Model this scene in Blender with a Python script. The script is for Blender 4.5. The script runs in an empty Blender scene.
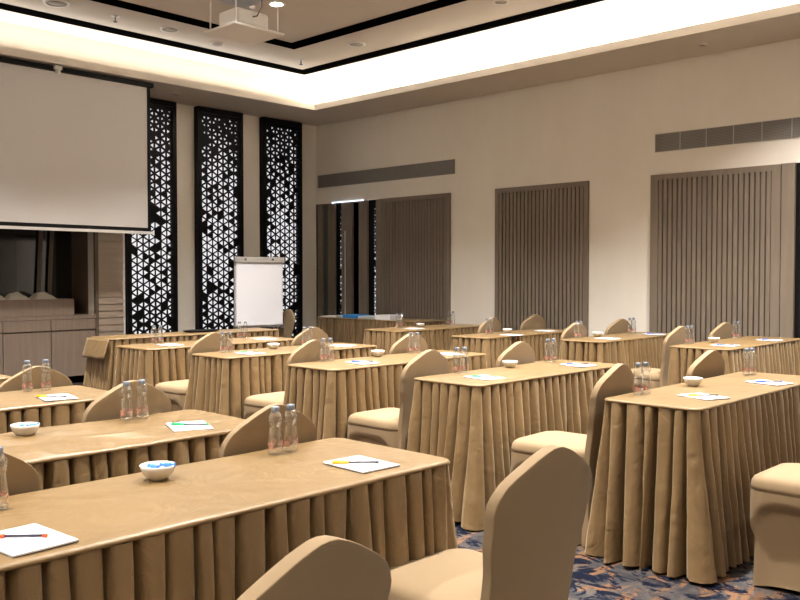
import bpy, bmesh, math, random
from mathutils import Vector, Matrix, noise
C = bpy.context.scene.collection
PI = math.pi
R = math.radians

# ---------------------------------------------------------------- camera
cam_d = bpy.data.cameras.new('camera'); cam = bpy.data.objects.new('camera', cam_d); C.objects.link(cam)
cam_d.sensor_fit = 'HORIZONTAL'; cam_d.sensor_width = 36.0
cam_d.lens = 866.7 / 800.0 * 36.0
cam.location = (0, 0, 1.33)
cam.rotation_euler = (R(90 - 1.6117), 0, R(-46.2))
cam_d.clip_start = 0.05; cam_d.clip_end = 60
bpy.context.scene.camera = cam

# ---------------------------------------------------------------- world, exposure, lights
W = bpy.data.worlds.new('world'); bpy.context.scene.world = W; W.use_nodes = True
W.node_tree.nodes['Background'].inputs[0].default_value = (0.9, 0.92, 1.0, 1)
W.node_tree.nodes['Background'].inputs[1].default_value = 0.03
vs = bpy.context.scene.view_settings
vs.view_transform = 'Standard'; vs.look = 'None'; vs.gamma = 1.0; vs.use_curve_mapping = False
vs.exposure = 2.2
try:
    cy = bpy.context.scene.cycles
    cy.max_bounces = 10; cy.diffuse_bounces = 5; cy.glossy_bounces = 3; cy.transmission_bounces = 8
    cy.transparent_max_bounces = 16; cy.caustics_reflective = False; cy.caustics_refractive = False
    cy.sample_clamp_indirect = 4.0
except Exception:
    pass

# room dimensions
XW, YW = 8.857, 10.3          # inner faces of the right and the front wall
XL, YB = -4.2, -4.2           # inner faces of the left and the back wall
ZS, ZC = 3.65, 4.05           # soffit and ceiling heights
FX, FY = 8.0, 9.32            # cove fascia
LX, LY = -3.35, -3.25         # the same fascia on the far sides behind the camera
CB = 0.24                     # depth of the cove shelf

COVE_P = 95.0
DOWN_P = 25.0
WARM = (1.0, 0.945, 0.87)
def area_light(name, loc, rot, sx, sy, power, col, spread=PI, shape='RECTANGLE'):
    l = bpy.data.lights.new(name, 'AREA'); l.shape = shape; l.size = sx
    if shape in ('RECTANGLE', 'ELLIPSE'): l.size_y = sy
    l.energy = power; l.color = col; l.spread = spread
    o = bpy.data.objects.new(name, l); C.objects.link(o); o.location = loc; o.rotation_euler = rot
    return o
# LED strips lying on the cove shelf, shining up
for (cx, cy_, lx, ly, pw_, tilt_) in (((FX+LX)/2, FY+0.06, FX-LX, 0.03, 0.13, (PI+0.5, 0, 0)), ((FX+LX)/2, LY-0.06, FX-LX, 0.03, 0.45, (PI-0.5, 0, 0)),
                          (FX+0.06, (FY+LY)/2, 0.03, FY-LY, 0.72, (PI, 0.5, 0)), (LX-0.06, (FY+LY)/2, 0.03, FY-LY, 0.6, (PI, -0.5, 0))):
    area_light('cove_led', (cx, cy_, ZS+0.075), tilt_, lx, ly, COVE_P*pw_*max(lx, ly)/10, WARM)
# recessed downlights of the ceiling (x, y)
DOWNLIGHTS = [(5.47, 6.96)] + [(x, y) for y in (6.96, 4.6, 2.2, -0.3) for x in (5.47, 3.0, 0.55, -1.9) if (x, y) != (5.47, 6.96)] + [(7.3, 2.2)]
for (x, y) in DOWNLIGHTS:
    area_light('downlight_lamp', (x, y, ZC-0.012), (0, 0, 0), 0.11, 0.11, DOWN_P*(0.2 if y < 0 else 0.55 if x < 1 else 1.25 if x > 5 and y < 6 else 1), (1.0, 0.93, 0.85), R(115), 'DISK')

# ---------------------------------------------------------------- helpers
def obj(name, bm, mat=None, parent=None, smooth=False, recalc=True):
    if recalc: bmesh.ops.recalc_face_normals(bm, faces=bm.faces)
    me = bpy.data.meshes.new(name); bm.to_mesh(me); bm.free()
    if smooth:
        for p in me.polygons: p.use_smooth = True
    for m in (mat if isinstance(mat, (list, tuple)) else [mat] if mat else []): me.materials.append(m)
    o = bpy.data.objects.new(name, me); C.objects.link(o)
    if parent: o.parent = parent
    return o
def tag(o, label=None, cat=None, group=None, kind=None):
    if label: o['label'] = label
    if cat: o['category'] = cat
    if group: o['group'] = group
    if kind: o['kind'] = kind
    return o
def thing(name, label, cat, loc=(0, 0, 0), rz=0, group=None):
    o = bpy.data.objects.new(name, None); C.objects.link(o); o.empty_display_size = 0.1
    o.location = loc; o.rotation_euler = (0, 0, rz)
    return tag(o, label, cat, group)
def dup(root, loc, rz, label, group=None):
    r = root.copy(); C.objects.link(r); r.location = loc; r.rotation_euler = (0, 0, rz); r['label'] = label
    if group: r['group'] = group
    for ch in list(root.children):
        c = ch.copy(); C.objects.link(c); c.parent = r
        for g in list(ch.children):
            d = g.copy(); C.objects.link(d); d.parent = c
    return r
def box(bm, x0, x1, y0, y1, z0, z1, mi=0):
    v = [bm.verts.new(p) for p in ((x0,y0,z0),(x1,y0,z0),(x1,y1,z0),(x0,y1,z0),(x0,y0,z1),(x1,y0,z1),(x1,y1,z1),(x0,y1,z1))]
    for f in ((0,3,2,1),(4,5,6,7),(0,1,5,4),(1,2,6,5),(2,3,7,6),(3,0,4,7)):
        fc = bm.faces.new([v[i] for i in f]); fc.material_index = mi
def BX(*a, **k):
    bm = bmesh.new(); box(bm, *a, **k); return bm
def lathe(bm, prof, n=20, c=(0, 0, 0), close=True):
    rings = []
    for r, z in prof:
        if r < 1e-6: rings.append([bm.verts.new((c[0], c[1], c[2]+z))])
        else: rings.append([bm.verts.new((c[0]+r*math.cos(2*PI*k/n), c[1]+r*math.sin(2*PI*k/n), c[2]+z)) for k in range(n)])
    for a, b in zip(rings, rings[1:]):
        for k in range(n):
            k2 = (k+1) % n
            if len(a) == 1 and len(b) == 1: continue
            if len(a) == 1: bm.faces.new((a[0], b[k2], b[k]))
            elif len(b) == 1: bm.faces.new((a[k], a[k2], b[0]))
            else: bm.faces.new((a[k], a[k2], b[k2], b[k]))
def tube(bm, p, q, r, n=10, r2=None):
    p, q = Vector(p), Vector(q); d = (q-p).normalized()
    a = d.orthogonal().normalized(); b = d.cross(a); r2 = r if r2 is None else r2
    A = [bm.verts.new(p+(a*math.cos(2*PI*k/n)+b*math.sin(2*PI*k/n))*r) for k in range(n)]
    B = [bm.verts.new(q+(a*math.cos(2*PI*k/n)+b*math.sin(2*PI*k/n))*r2) for k in range(n)]
    for k in range(n): bm.faces.new((A[k], A[(k+1)%n], B[(k+1)%n], B[k]))
    bm.faces.new(A[::-1]); bm.faces.new(B)
def bevel(o, w, seg=2, ang=40):
    m = o.modifiers.new('bevel', 'BEVEL'); m.width = w; m.segments = seg; m.limit_method = 'ANGLE'; m.angle_limit = R(ang)
    return o

# ---------------------------------------------------------------- materials
def mat(name, col, rough=0.6, metal=0.0, spec=0.5, sheen=0.0, emit=None, estr=0.0):
    m = bpy.data.materials.new(name); m.use_nodes = True
    b = m.node_tree.nodes['Principled BSDF']
    b.inputs['Base Color'].default_value = (*col, 1); b.inputs['Roughness'].default_value = rough
    b.inputs['Metallic'].default_value = metal; b.inputs['Specular IOR Level'].default_value = spec
    b.inputs['Sheen Weight'].default_value = sheen
    if emit: b.inputs['Emission Color'].default_value = (*emit, 1); b.inputs['Emission Strength'].default_value = estr
    return m
def nodes(m): return m.node_tree.nodes, m.node_tree.links, m.node_tree.nodes['Principled BSDF']
def coords(m, kind='Object', scale=(1, 1, 1), rot=(0, 0, 0)):
    N, L, b = nodes(m); tc = N.new('ShaderNodeTexCoord'); mp = N.new('ShaderNodeMapping')
    mp.inputs['Scale'].default_value = scale; mp.inputs['Rotation'].default_value = rot
    L.new(tc.outputs[kind], mp.inputs['Vector']); return mp.outputs['Vector']
def noise_t(m, vec, scale, detail=3, rough=0.5, dist=0.0):
    N, L, b = nodes(m); t = N.new('ShaderNodeTexNoise'); L.new(vec, t.inputs['Vector'])
    t.inputs['Scale'].default_value = scale; t.inputs['Detail'].default_value = detail
    t.inputs['Roughness'].default_value = rough; t.inputs['Distortion'].default_value = dist
    return t.outputs['Fac']
def ramp(m, fac, stops, interp='LINEAR'):
    N, L, b = nodes(m); r = N.new('ShaderNodeValToRGB'); L.new(fac, r.inputs['Fac']); r.color_ramp.interpolation = interp
    e = r.color_ramp.elements
    while len(e) < len(stops): e.new(0.5)
    for i, (p, c) in enumerate(stops): e[i].position = p; e[i].color = (*c, 1)
    return r.outputs['Color']
def bump(m, h, strength, dist=0.01, prev=None):
    N, L, b = nodes(m); n = N.new('ShaderNodeBump'); n.inputs['Strength'].default_value = strength
    n.inputs['Distance'].default_value = dist; L.new(h, n.inputs['Height'])
    if prev: L.new(prev, n.inputs['Normal'])
    L.new(n.outputs['Normal'], b.inputs['Normal']); return n.outputs['Normal']

M = {}
# walls: beige woven wallpaper
def wall_mat(name, a, b_):
    m = mat(name, a, 0.85, spec=0.2); v = coords(m, scale=(1, 1, 0.35)); N, L, b = nodes(m)
    L.new(ramp(m, noise_t(m, v, 3.0, 5, 0.6), [(0.3, a), (0.7, b_)]), b.inputs['Base Color'])
    v2 = coords(m, scale=(160, 160, 160)); bump(m, noise_t(m, v2, 1.0, 2), 0.08, 0.002); return m
M['wall'] = wall_mat('wallpaper_beige', (0.80, 0.77, 0.71), (0.84, 0.81, 0.75))
M['ceil'] = wall_mat('ceiling_paint', (0.66, 0.61, 0.54), (0.68, 0.63, 0.56))
M['black'] = mat('black_lacquer', (0.004, 0.004, 0.0045), 0.5, spec=0.15)
M['blackmatte'] = mat('black_matte', (0.002, 0.002, 0.002), 1.0, spec=0.0)
M['darkglass'] = mat('dark_glass', (0.018, 0.017, 0.016), 0.08, spec=0.6)
M['white'] = mat('white_paint', (0.75, 0.74, 0.72), 0.5)
M['chrome'] = mat('brushed_steel', (0.55, 0.55, 0.56), 0.3, 1.0)
M['alu'] = mat('satin_aluminium', (0.62, 0.62, 0.63), 0.4, 0.8)
M['projwhite'] = mat('projector_plastic', (0.88, 0.88, 0.88), 0.35)
M['grey'] = mat('grey_plastic', (0.10, 0.10, 0.10), 0.5)
M['screencloth'] = mat('screen_cloth', (0.66, 0.645, 0.65), 0.8, spec=0.2)
M['paper'] = mat('paper', (0.68, 0.70, 0.76), 0.7, spec=0.2)
M['card'] = mat('dark_card', (0.03, 0.03, 0.035), 0.7)
M['bowl'] = mat('white_ceramic', (0.62, 0.61, 0.59), 0.25)
M['napkin'] = mat('white_linen', (0.60, 0.57, 0.50), 0.8)
M['blue'] = mat('blue_wrapper', (0.05, 0.25, 0.75), 0.35)
M['folder_blue'] = mat('blue_folder', (0.02, 0.22, 0.62), 0.4)
M['folder_pale'] = mat('pale_folder', (0.45, 0.52, 0.56), 0.5)
M['cap'] = mat('bottle_cap', (0.17, 0.20, 0.25), 0.4)
M['orange'] = mat('pen_orange', (0.85, 0.09, 0.02), 0.35)
M['yellow'] = mat('pen_yellow', (0.85, 0.52, 0.02), 0.35)
M['green'] = mat('pen_green', (0.02, 0.42, 0.16), 0.35)
M['penblue'] = mat('pen_blue', (0.03, 0.10, 0.55), 0.35)
M['ink'] = mat('ink_tube', (0.03, 0.03, 0.05), 0.3)
M['lit'] = mat('lamp_glow', (1, 1, 1), 0.5, emit=(1.0, 0.90, 0.76), estr=9.0)
M['backlit'] = mat('backlit_acrylic', (0.8, 0.8, 0.8), 0.6, emit=(0.97, 0.96, 1.0), estr=0.17)
M['coolstrip'] = mat('cool_led_strip', (0.8, 0.8, 0.9), 0.5, emit=(0.7, 0.82, 1.0), estr=0.9)

def wood(name, a, b_, axis='z', rough=0.5):
    m = mat(name, a, rough, spec=0.35); sc = {'z': (9, 9, 0.5), 'x': (0.5, 9, 9), 'y': (9, 0.5, 9)}[axis]
    v = coords(m, scale=sc); N, L, b = nodes(m); n = noise_t(m, v, 3.0, 6, 0.6, 0.3)
    L.new(ramp(m, n, [(0.3, a), (0.72, b_)]), b.inputs['Base Color']); bump(m, n, 0.08, 0.003); return m
M['slat'] = wood('taupe_oak', (0.185, 0.152, 0.118), (0.225, 0.186, 0.147))
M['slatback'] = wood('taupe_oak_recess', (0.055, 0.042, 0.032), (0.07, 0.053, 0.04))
M['oak'] = wood('pale_taupe_wood', (0.24, 0.185, 0.15), (0.29, 0.23, 0.19))
M['clad'] = wood('taupe_cladding', (0.36, 0.30, 0.24), (0.42, 0.35, 0.28), 'x')
M['darkwood'] = wood('dark_brown_wood', (0.10, 0.075, 0.055), (0.13, 0.10, 0.075))  # dark brown wood of the niche sides, edge trim and cabinet body

# gold satin of the cloths
def satin(name, a, b_, wr_scale, wr, rough=0.36):
    m = mat(name, a, rough, metal=0.0, spec=0.65, sheen=0.22); N, L, b = nodes(m)
    b.inputs['Sheen Tint'].default_value = (1.0, 0.85, 0.6, 1); b.inputs['Sheen Roughness'].default_value = 0.4
    v = coords(m, scale=(1, 1, 1)); L.new(ramp(m, noise_t(m, v, 2.2, 3), [(0.3, a), (0.7, b_)]), b.inputs['Base Color'])
    n = bump(m, noise_t(m, v, wr_scale, 4, 0.55, 0.9), wr, 0.02)
    v2 = coords(m, scale=(40, 40, 420)); bump(m, noise_t(m, v2, 1.0, 2), 0.06, 0.002, n); return m
M['top'] = satin('gold_satin_top', (0.160, 0.098, 0.036), (0.200, 0.124, 0.047), 6.0, 0.30)
M['skirt'] = satin('gold_satin_skirt', (0.165, 0.105, 0.047), (0.205, 0.132, 0.060), 11.0, 0.5)
def spandex(name, a):
    m = mat(name, a, 0.75, spec=0.2, sheen=0.08); N, L, b = nodes(m); v = coords(m)
    bump(m, noise_t(m, v, 6.0, 2, 0.5, 0.6), 0.10, 0.02); return m
M['chair'] = spandex('beige_stretch_fabric', (0.255, 0.183, 0.105))
M['chairseat'] = M['chair']

# carpet
def carpet():
    m = mat('patterned_carpet', (0.2, 0.2, 0.2), 0.95, spec=0.1); N, L, b = nodes(m)
    v = coords(m, scale=(1, 1, 1)); vr = coords(m, scale=(1.0, 2.4, 1), rot=(0, 0, 0.5))
    base = ramp(m, noise_t(m, v, 4.5, 6, 0.65, 0.6), [(0.30, (0.018, 0.020, 0.028)), (0.50, (0.060, 0.055, 0.056)), (0.68, (0.11, 0.088, 0.075))])
    def mix(fac, c1, c2):
        n = N.new('ShaderNodeMix'); n.data_type = 'RGBA'; L.new(fac, n.inputs['Factor']); L.new(c1, n.inputs[6])
        if isinstance(c2, tuple): n.inputs[7].default_value = (*c2, 1)
        else: L.new(c2, n.inputs[7])
        return n.outputs[2]
    f1 = ramp(m, noise_t(m, vr, 3.3, 7, 0.62, 0.8), [(0.52, (0, 0, 0)), (0.56, (1, 1, 1))])
    f2 = ramp(m, noise_t(m, coords(m, scale=(1.6, 1, 1), rot=(0, 0, 0.9)), 5.0, 8, 0.72, 1.6), [(0.50, (0, 0, 0)), (0.54, (1, 1, 1))])
    c = mix(f1, base, (0.16, 0.086, 0.048)); c = mix(f2, c, (0.0035, 0.006, 0.016))
    L.new(c, b.inputs['Base Color']); bump(m, noise_t(m, v, 260, 2), 0.5, 0.004); return m
M['carpet'] = carpet()

# bottle plastic and label
def clear_mat():
    m = bpy.data.materials.new('clear_plastic'); m.use_nodes = True; N = m.node_tree.nodes; L = m.node_tree.links
    N.remove(N['Principled BSDF']); out = N['Material Output']
    t = N.new('ShaderNodeBsdfTransparent'); t.inputs[0].default_value = (0.90, 0.92, 0.93, 1)
    g = N.new('ShaderNodeBsdfGlossy'); g.inputs['Roughness'].default_value = 0.08; g.inputs[0].default_value = (1, 1, 1, 1)
    lw = N.new('ShaderNodeLayerWeight'); lw.inputs[0].default_value = 0.35
    mt = N.new('ShaderNodeMath'); mt.operation = 'MULTIPLY'; mt.inputs[1].default_value = 0.75; L.new(lw.outputs['Facing'], mt.inputs[0])
    ad = N.new('ShaderNodeMath'); ad.operation = 'ADD'; ad.inputs[1].default_value = 0.10; L.new(mt.outputs[0], ad.inputs[0])
    x = N.new('ShaderNodeMixShader'); L.new(ad.outputs[0], x.inputs[0]); L.new(t.outputs[0], x.inputs[1]); L.new(g.outputs[0], x.inputs[2])
    L.new(x.outputs[0], out.inputs[0]); return m
M['clear'] = clear_mat()
def label_mat():
    m = bpy.data.materials.new('red_printed_film'); m.use_nodes = True; N = m.node_tree.nodes; L = m.node_tree.links
    b = N['Principled BSDF']; b.inputs['Base Color'].default_value = (0.62, 0.25, 0.20, 1); b.inputs['Roughness'].default_value = 0.4
    out = N['Material Output']; t = N.new('ShaderNodeBsdfTransparent'); x = N.new('ShaderNodeMixShader')
    tc = N.new('ShaderNodeTexCoord'); mp = N.new('ShaderNodeMapping'); mp.inputs['Scale'].default_value = (70, 70, 110)
    L.new(tc.outputs['Object'], mp.inputs[0]); n = N.new('ShaderNodeTexNoise'); n.inputs['Scale'].default_value = 1.0; n.inputs['Detail'].default_value = 3
    L.new(mp.outputs[0], n.inputs['Vector']); r = N.new('ShaderNodeValToRGB'); L.new(n.outputs['Fac'], r.inputs[0])
    r.color_ramp.elements[0].position = 0.47; r.color_ramp.elements[0].color = (0.04, 0.04, 0.04, 1)
    r.color_ramp.elements[1].position = 0.56; r.color_ramp.elements[1].color = (0.55, 0.55, 0.55, 1)
    L.new(r.outputs[0], x.inputs[0]); L.new(t.outputs[0], x.inputs[1]); L.new(b.outputs[0], x.inputs[2]); L.new(x.outputs[0], out.inputs[0]); return m
M['label'] = label_mat()

# ================================================================= THE ROOM
def struct(name, bm, m, label=None): return tag(obj(name, bm, m), label, None, None, 'structure')
struct('floor', BX(XL-0.2, XW+0.7, YB-0.2, YW+1.0, -0.1, 0), M['carpet'])
# front wall with the niche opening (X 2.9 .. 5.19, up to 2.45)
NX0, NX1, NZ, ND = 2.7, 5.19, 2.45, 0.6
bm = bmesh.new()
box(bm, XL-0.2, NX0, YW, YW+0.15, 0, ZC); box(bm, NX1, XW, YW, YW+0.15, 0, ZC); box(bm, NX0, NX1, YW, YW+0.15, NZ, ZC)
struct('wall_front', bm, M['wall'])
bm = bmesh.new(); box(bm, NX0-0.03, NX0, YW+0.15, YW+ND, 0, NZ+.03); box(bm, NX1, NX1+0.03, YW+0.15, YW+ND, 0, NZ+.03); box(bm, NX0, NX1, YW+0.15, YW+ND, NZ, NZ+0.03)
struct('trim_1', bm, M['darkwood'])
struct('trim_2', BX(NX0-0.03, NX1+0.03, YW+ND, YW+ND+0.03, 0, NZ+0.03), M['darkglass'])
# right wall, with the corner recess (Y 8.95 .. 10.3) and the end opening
PZ = 2.435
bm = bmesh.new()
RD = 0.45
box(bm, XW, XW+0.15, YB-0.2, 8.86, 0, ZC); box(bm, XW, XW+0.15, 8.86, YW+0.15, PZ, ZC)
struct('wall_right', bm, M['wall'])
bm = bmesh.new(); box(bm, XW+RD, XW+RD+0.03, 8.8, YW+0.15, 0, PZ+0.05); box(bm, XW+0.15, XW+RD, 8.83, 8.86, 0, PZ); box(bm, XW, XW+RD, YW, YW+0.03, 0, PZ+.05); box(bm, XW+0.15, XW+RD, 8.86, YW, PZ, PZ+0.03)
struct('trim_3', bm, M['darkglass'])
struct('wall_left', BX(XL-0.15, XL, YB-0.2, YW+0.15, 0, ZC), M['wall'])
struct('wall_back', BX(XL, XW, YB-0.15, YB, 0, ZC), M['wall'])
# ceiling: flat centre, soffit round the room with lip and cove
struct('ceiling', BX(XL-0.2, XW+0.2, YB-0.2, YW+0.2, ZC, ZC+0.1), M['ceil'])
bm = bmesh.new()
LIP = 0.085
box(bm, FX, XW, LY, FY, ZS, ZS+0.04); box(bm, XL, LX, LY, FY, ZS, ZS+0.04)
box(bm, XL, XW, FY, YW, ZS, ZS+0.04); box(bm, XL, XW, YB, LY, ZS, ZS+0.04)
box(bm, FX, FX+0.02, LY, FY, ZS+0.04, ZS+LIP); box(bm, LX-0.02, LX, LY, FY, ZS+0.04, ZS+LIP)
box(bm, LX-0.02, FX+0.02, FY, FY+0.02, ZS+0.04, ZS+LIP); box(bm, LX-0.02, FX+0.02, LY-0.02, LY, ZS+0.04, ZS+LIP)
# raised part behind the shelf
box(bm, FX+CB, XW, YB, YW, ZS+0.04, ZC); box(bm, XL, LX-CB, YB, YW, ZS+0.04, ZC)
box(bm, LX-CB, FX+CB, FY+CB, YW, ZS+0.04, ZC); box(bm, LX-CB, FX+CB, YB, LY-CB, ZS+0.04, ZC)
struct('ceiling_soffit', bm, M['ceil'])
def ring(n, ox, oy, w, inner=0):
    x0, x1, y0, y1 = LX+(FX-ox), ox, LY+(FY-oy), oy; bm = bmesh.new(); z0, z1 = ZC-0.006, ZC
    box(bm, x0, x1, y1-w, y1, z0, z1); box(bm, x0, x1, y0, y0+w, z0, z1); box(bm, x0, x0+w, y0+w, y1-w, z0, z1); box(bm, x1-w, x1, y0+w, y1-w, z0, z1)
    struct('trim_%d' % n, bm, M['blackmatte'])
ring(4, 7.63, 9.11, 0.20); ring(5, 6.69, 8.18, 0.20)
# grooved cladding and bright strip between niche and first lattice
bm = bmesh.new(); box(bm, 5.235, 5.565, YW-0.012, YW, 0.0, ZS, 0)
z = 0.0
while z < ZS-0.02:
    box(bm, 5.235, 5.565, YW-0.040, YW-0.012, z+0.007, min(z+0.081, ZS)); z += 0.088
struct('trim_6', bm, M['clad'])
struct('trim_7', BX(5.565, 5.59, YW-0.05, YW, 0, ZS), M['white'])
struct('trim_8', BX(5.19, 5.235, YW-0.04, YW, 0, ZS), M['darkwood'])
bm = bmesh.new(); box(bm, XW-0.015, XW, 2.6, 8.86, 0, 0.1) ; box(bm, 8.6, XW, YW-0.012, YW, 0, 0.1)
struct('baseboard_right', bm, M['slat'])

# ---------------------------------------------------------------- downlights, ceiling fittings
def downlight():
    t = thing('downlight', 'lit round recessed downlight on the ceiling beside the projector', 'ceiling light', (5.47, 6.96, ZC), 0, 'recessed ceiling downlights')
    bm = bmesh.new(); lathe(bm, [(0.062, -0.004), (0.088, -0.006), (0.092, 0.0)], 28); obj('trim_ring', bm, M['white'], t, True)
    bm = bmesh.new(); lathe(bm, [(0.0, -0.004), (0.062, -0.004), (0.062, 0.0)], 28); obj('lens', bm, M['lit'], t, True); return t
dl = downlight()
for i, (x, y) in enumerate(DOWNLIGHTS[1:]):
    col_ = {5.47: 'right', 3.0: 'centre right', 0.55: 'centre left', -1.9: 'left', 7.3: 'far right'}[x]; row_ = {6.96: 'front', 4.6: 'second', 2.2: 'third', -0.3: 'rearmost'}[y]
    dup(dl, (x, y, ZC), 0, 'lit recessed ceiling downlight outside the photo, %s row, %s column' % (row_, col_))
def disc_fit(name, label, x, y, z, r, mt, cat, glow=False):
    t = thing(name, label, cat, (x, y, z))
    bm = bmesh.new(); lathe(bm, [(r*0.78, -0.014), (r*0.95, -0.012), (r, 0.0)], 28); obj('rim', bm, M['white'], t, True)
    bm = bmesh.new(); lathe(bm, [(0.0, -0.007), (r*0.78, -0.009), (r*0.78, 0)], 28); obj('grille', bm, mt, t, True); return t
spk = mat('speaker_mesh', (0.42, 0.385, 0.34), 0.8)
disc_fit('ceiling_speaker', 'round ceiling speaker between the black lines at the far left', 3.92, 8.5, ZC, 0.13, spk, 'ceiling speaker')
disc_fit('ceiling_speaker', 'round ceiling speaker left of the hanging projector, between black lines', 5.20, 8.5, ZC, 0.11, spk, 'ceiling speaker')
disc_fit('ceiling_speaker', 'round ceiling speaker between the black lines right of their corner', 7.05, 7.47, ZC, 0.11, spk, 'ceiling speaker')
disc_fit('ceiling_speaker', 'round ceiling speaker above the lattice panels under the projector plate', 5.9, 8.62, ZC, 0.08, spk, 'ceiling speaker')
disc_fit('ceiling_speaker', 'small round fitting between the black lines at the upper centre', 6.95, 5.28, ZC, 0.08, spk, 'ceiling speaker')
disc_fit('soffit_sensor', 'small round fitting on the soffit over the right wall grille', 8.42, 3.87, ZS, 0.045, spk, 'sensor')
disc_fit('soffit_sensor', 'small round fitting on the soffit over the first lattice panel', 6.05, 9.75, ZS, 0.05, spk, 'sensor')
def sprinkler(label, x, y):
    t = thing('fire_sprinkler', label, 'sprinkler', (x, y, ZC), 0, 'ceiling fire sprinklers')
    bm = bmesh.new(); lathe(bm, [(0, -0.008), (0.035, -0.006), (0.04, 0)], 16); obj('escutcheon', bm, M['alu'], t, True)
    bm = bmesh.new(); tube(bm, (0, 0, 0), (0, 0, -0.06), 0.007, 8); lathe(bm, [(0, -0.066), (0.022, -0.064), (0.022, -0.058), (0, -0.058)], 12); obj('nozzle', bm, M['grey'], t)
sprinkler('small fire sprinkler hanging between the black ceiling lines at upper left', 4.55, 8.5)
sprinkler('small fire sprinkler hanging near the corner of the black ceiling lines', 7.08, 8.52)

# ================================================================= FRONT WALL
# projection screen
t = thing('projection_screen', 'large pulled-down white projection screen with black border on the front wall', 'projection screen', (0, 9.45, 0))
SX0, SX1, SB, ST = 1.9, 5.50, 1.85, ZS-0.012
obj('screen_case', BX(SX0-0.1, SX1+0.02, -0.05, 0.07, ST-0.05, ST), M['black'], t)
obj('projection_surface', BX(SX0, SX1-0.045, -0.004, 0.004, SB+0.055, ST-0.05), M['screencloth'], t)
bm = bmesh.new(); box(bm, SX1-0.045, SX1, -0.006, 0.006, SB+0.005, ST-0.05); box(bm, SX0-0.07, SX0, -0.006, 0.006, SB+0.005, ST-0.05); box(bm, SX0, SX1-0.045, -0.006, 0.006, SB+0.015, SB+0.055)
obj('black_border', bm, M['black'], t)
obj('bottom_bar', BX(SX0-0.09, SX1+0.03, -0.018, 0.018, SB-0.02, SB+0.012), M['white'], t)
bm = bmesh.new(); lathe(bm, [(0, -.03), (.018, -.026), (.028, -.01), (.028, .01), (.018, .026), (0, .03)], 16, (4.33, -0.078, ST-0.062)); box(bm, 4.29, 4.37, -0.1, -0.055, ST-0.04, ST-0.001)
obj('bracket', bm, M['white'], t)

# lattice light boxes
def lattice_mesh(w, h, seed, s=0.104):
    rnd = random.Random(seed); bm = bmesh.new(); cw = s*0.866; nc = max(1, int(round(w/cw))); cw = w/nc; nr = int(h/s)+2; th = 0.008
    big = [rnd.random() for _ in range(8)]
    for c in range(nc):
        xa, xb = c*cw, (c+1)*cw
        for k in range(-1, nr*2+1):
            # alternating left and right pointing triangles stacked by half a side
            zc_ = k*s/2
            left = (k + c) % 2 == 0
            if left: P = [(xa, zc_), (xb, zc_-s/2), (xb, zc_+s/2)]
            else: P = [(xb, zc_), (xa, zc_+s/2), (xa, zc_-s/2)]
            if all(p[1] < 0 for p in P) or all(p[1] > h for p in P): continue
            cx, cz = sum(p[0] for p in P)/3, sum(p[1] for p in P)/3
            if cz < 0.03 or cz > h-0.03: sc = 0
            else:
                f = cz/h; m_ = 0.36+0.34*math.sin(PI*min(max((f-0.02)/0.92, 0), 1))**0.8
                g = noise.noise(Vector((cx*5+seed*7, cz*3.2, seed)))
                sc = m_+0.12*g
                if rnd.random() < 0.20: sc = 0
            P = [(x, min(max(z_, 0), h)) for x, z_ in P]
            cx, cz = sum(p[0] for p in P)/3, sum(p[1] for p in P)/3
            O = [bm.verts.new((x, 0, z_)) for x, z_ in P]
            if sc <= 0: bm.faces.new(O); continue
            I = [bm.verts.new((cx+(x-cx)*sc, 0, cz+(z_-cz)*sc)) for x, z_ in P]
            J = [bm.verts.new((cx+(x-cx)*sc, th, cz+(z_-cz)*sc)) for x, z_ in P]
            for i in range(3):
                j = (i+1) % 3; bm.faces.new((O[i], O[j], I[j], I[i])); bm.faces.new((I[i], I[j], J[j], J[i]))
    return bm
def lattice_box(x0, x1, z1, label, seed, fl=0.06, fr=0.06, y=YW, dep=0.10, z0=0.0):
    t = thing('lattice_light_panel', label, 'lattice panel', (x0, y, z0), 0, 'backlit black lattice panels')
    w = x1-x0; h = z1-z0; b = bmesh.new()
    box(b, 0, fl, -dep, -0.001, 0, h); box(b, w-fr, w, -dep, -0.001, 0, h); box(b, fl, w-fr, -dep, -0.001, h-0.07, h); box(b, fl, w-fr, -dep, -0.001, 0, 0.07)
    obj('frame', b, M['black'], t)
    l = obj('lattice', lattice_mesh(w-fl-fr, h-0.14, seed), M['black'], t, recalc=False); l.location = (fl, -dep+0.02, 0.07)
    obj('backlight', BX(fl+0.001, w-fr-0.001, -0.02, -0.008, 0.071, h-0.071), M['backlit'], t)
    return t
lattice_box(5.60, 6.33, ZS-0.01, 'tall backlit black lattice panel partly behind the projection screen', 3)
lattice_box(6.66, 7.41, ZS-0.01, 'tall backlit black lattice panel, middle one of three', 5)
lattice_box(7.767, 8.495, ZS-0.01, 'tall backlit black lattice panel nearest the room corner', 8)

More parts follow.
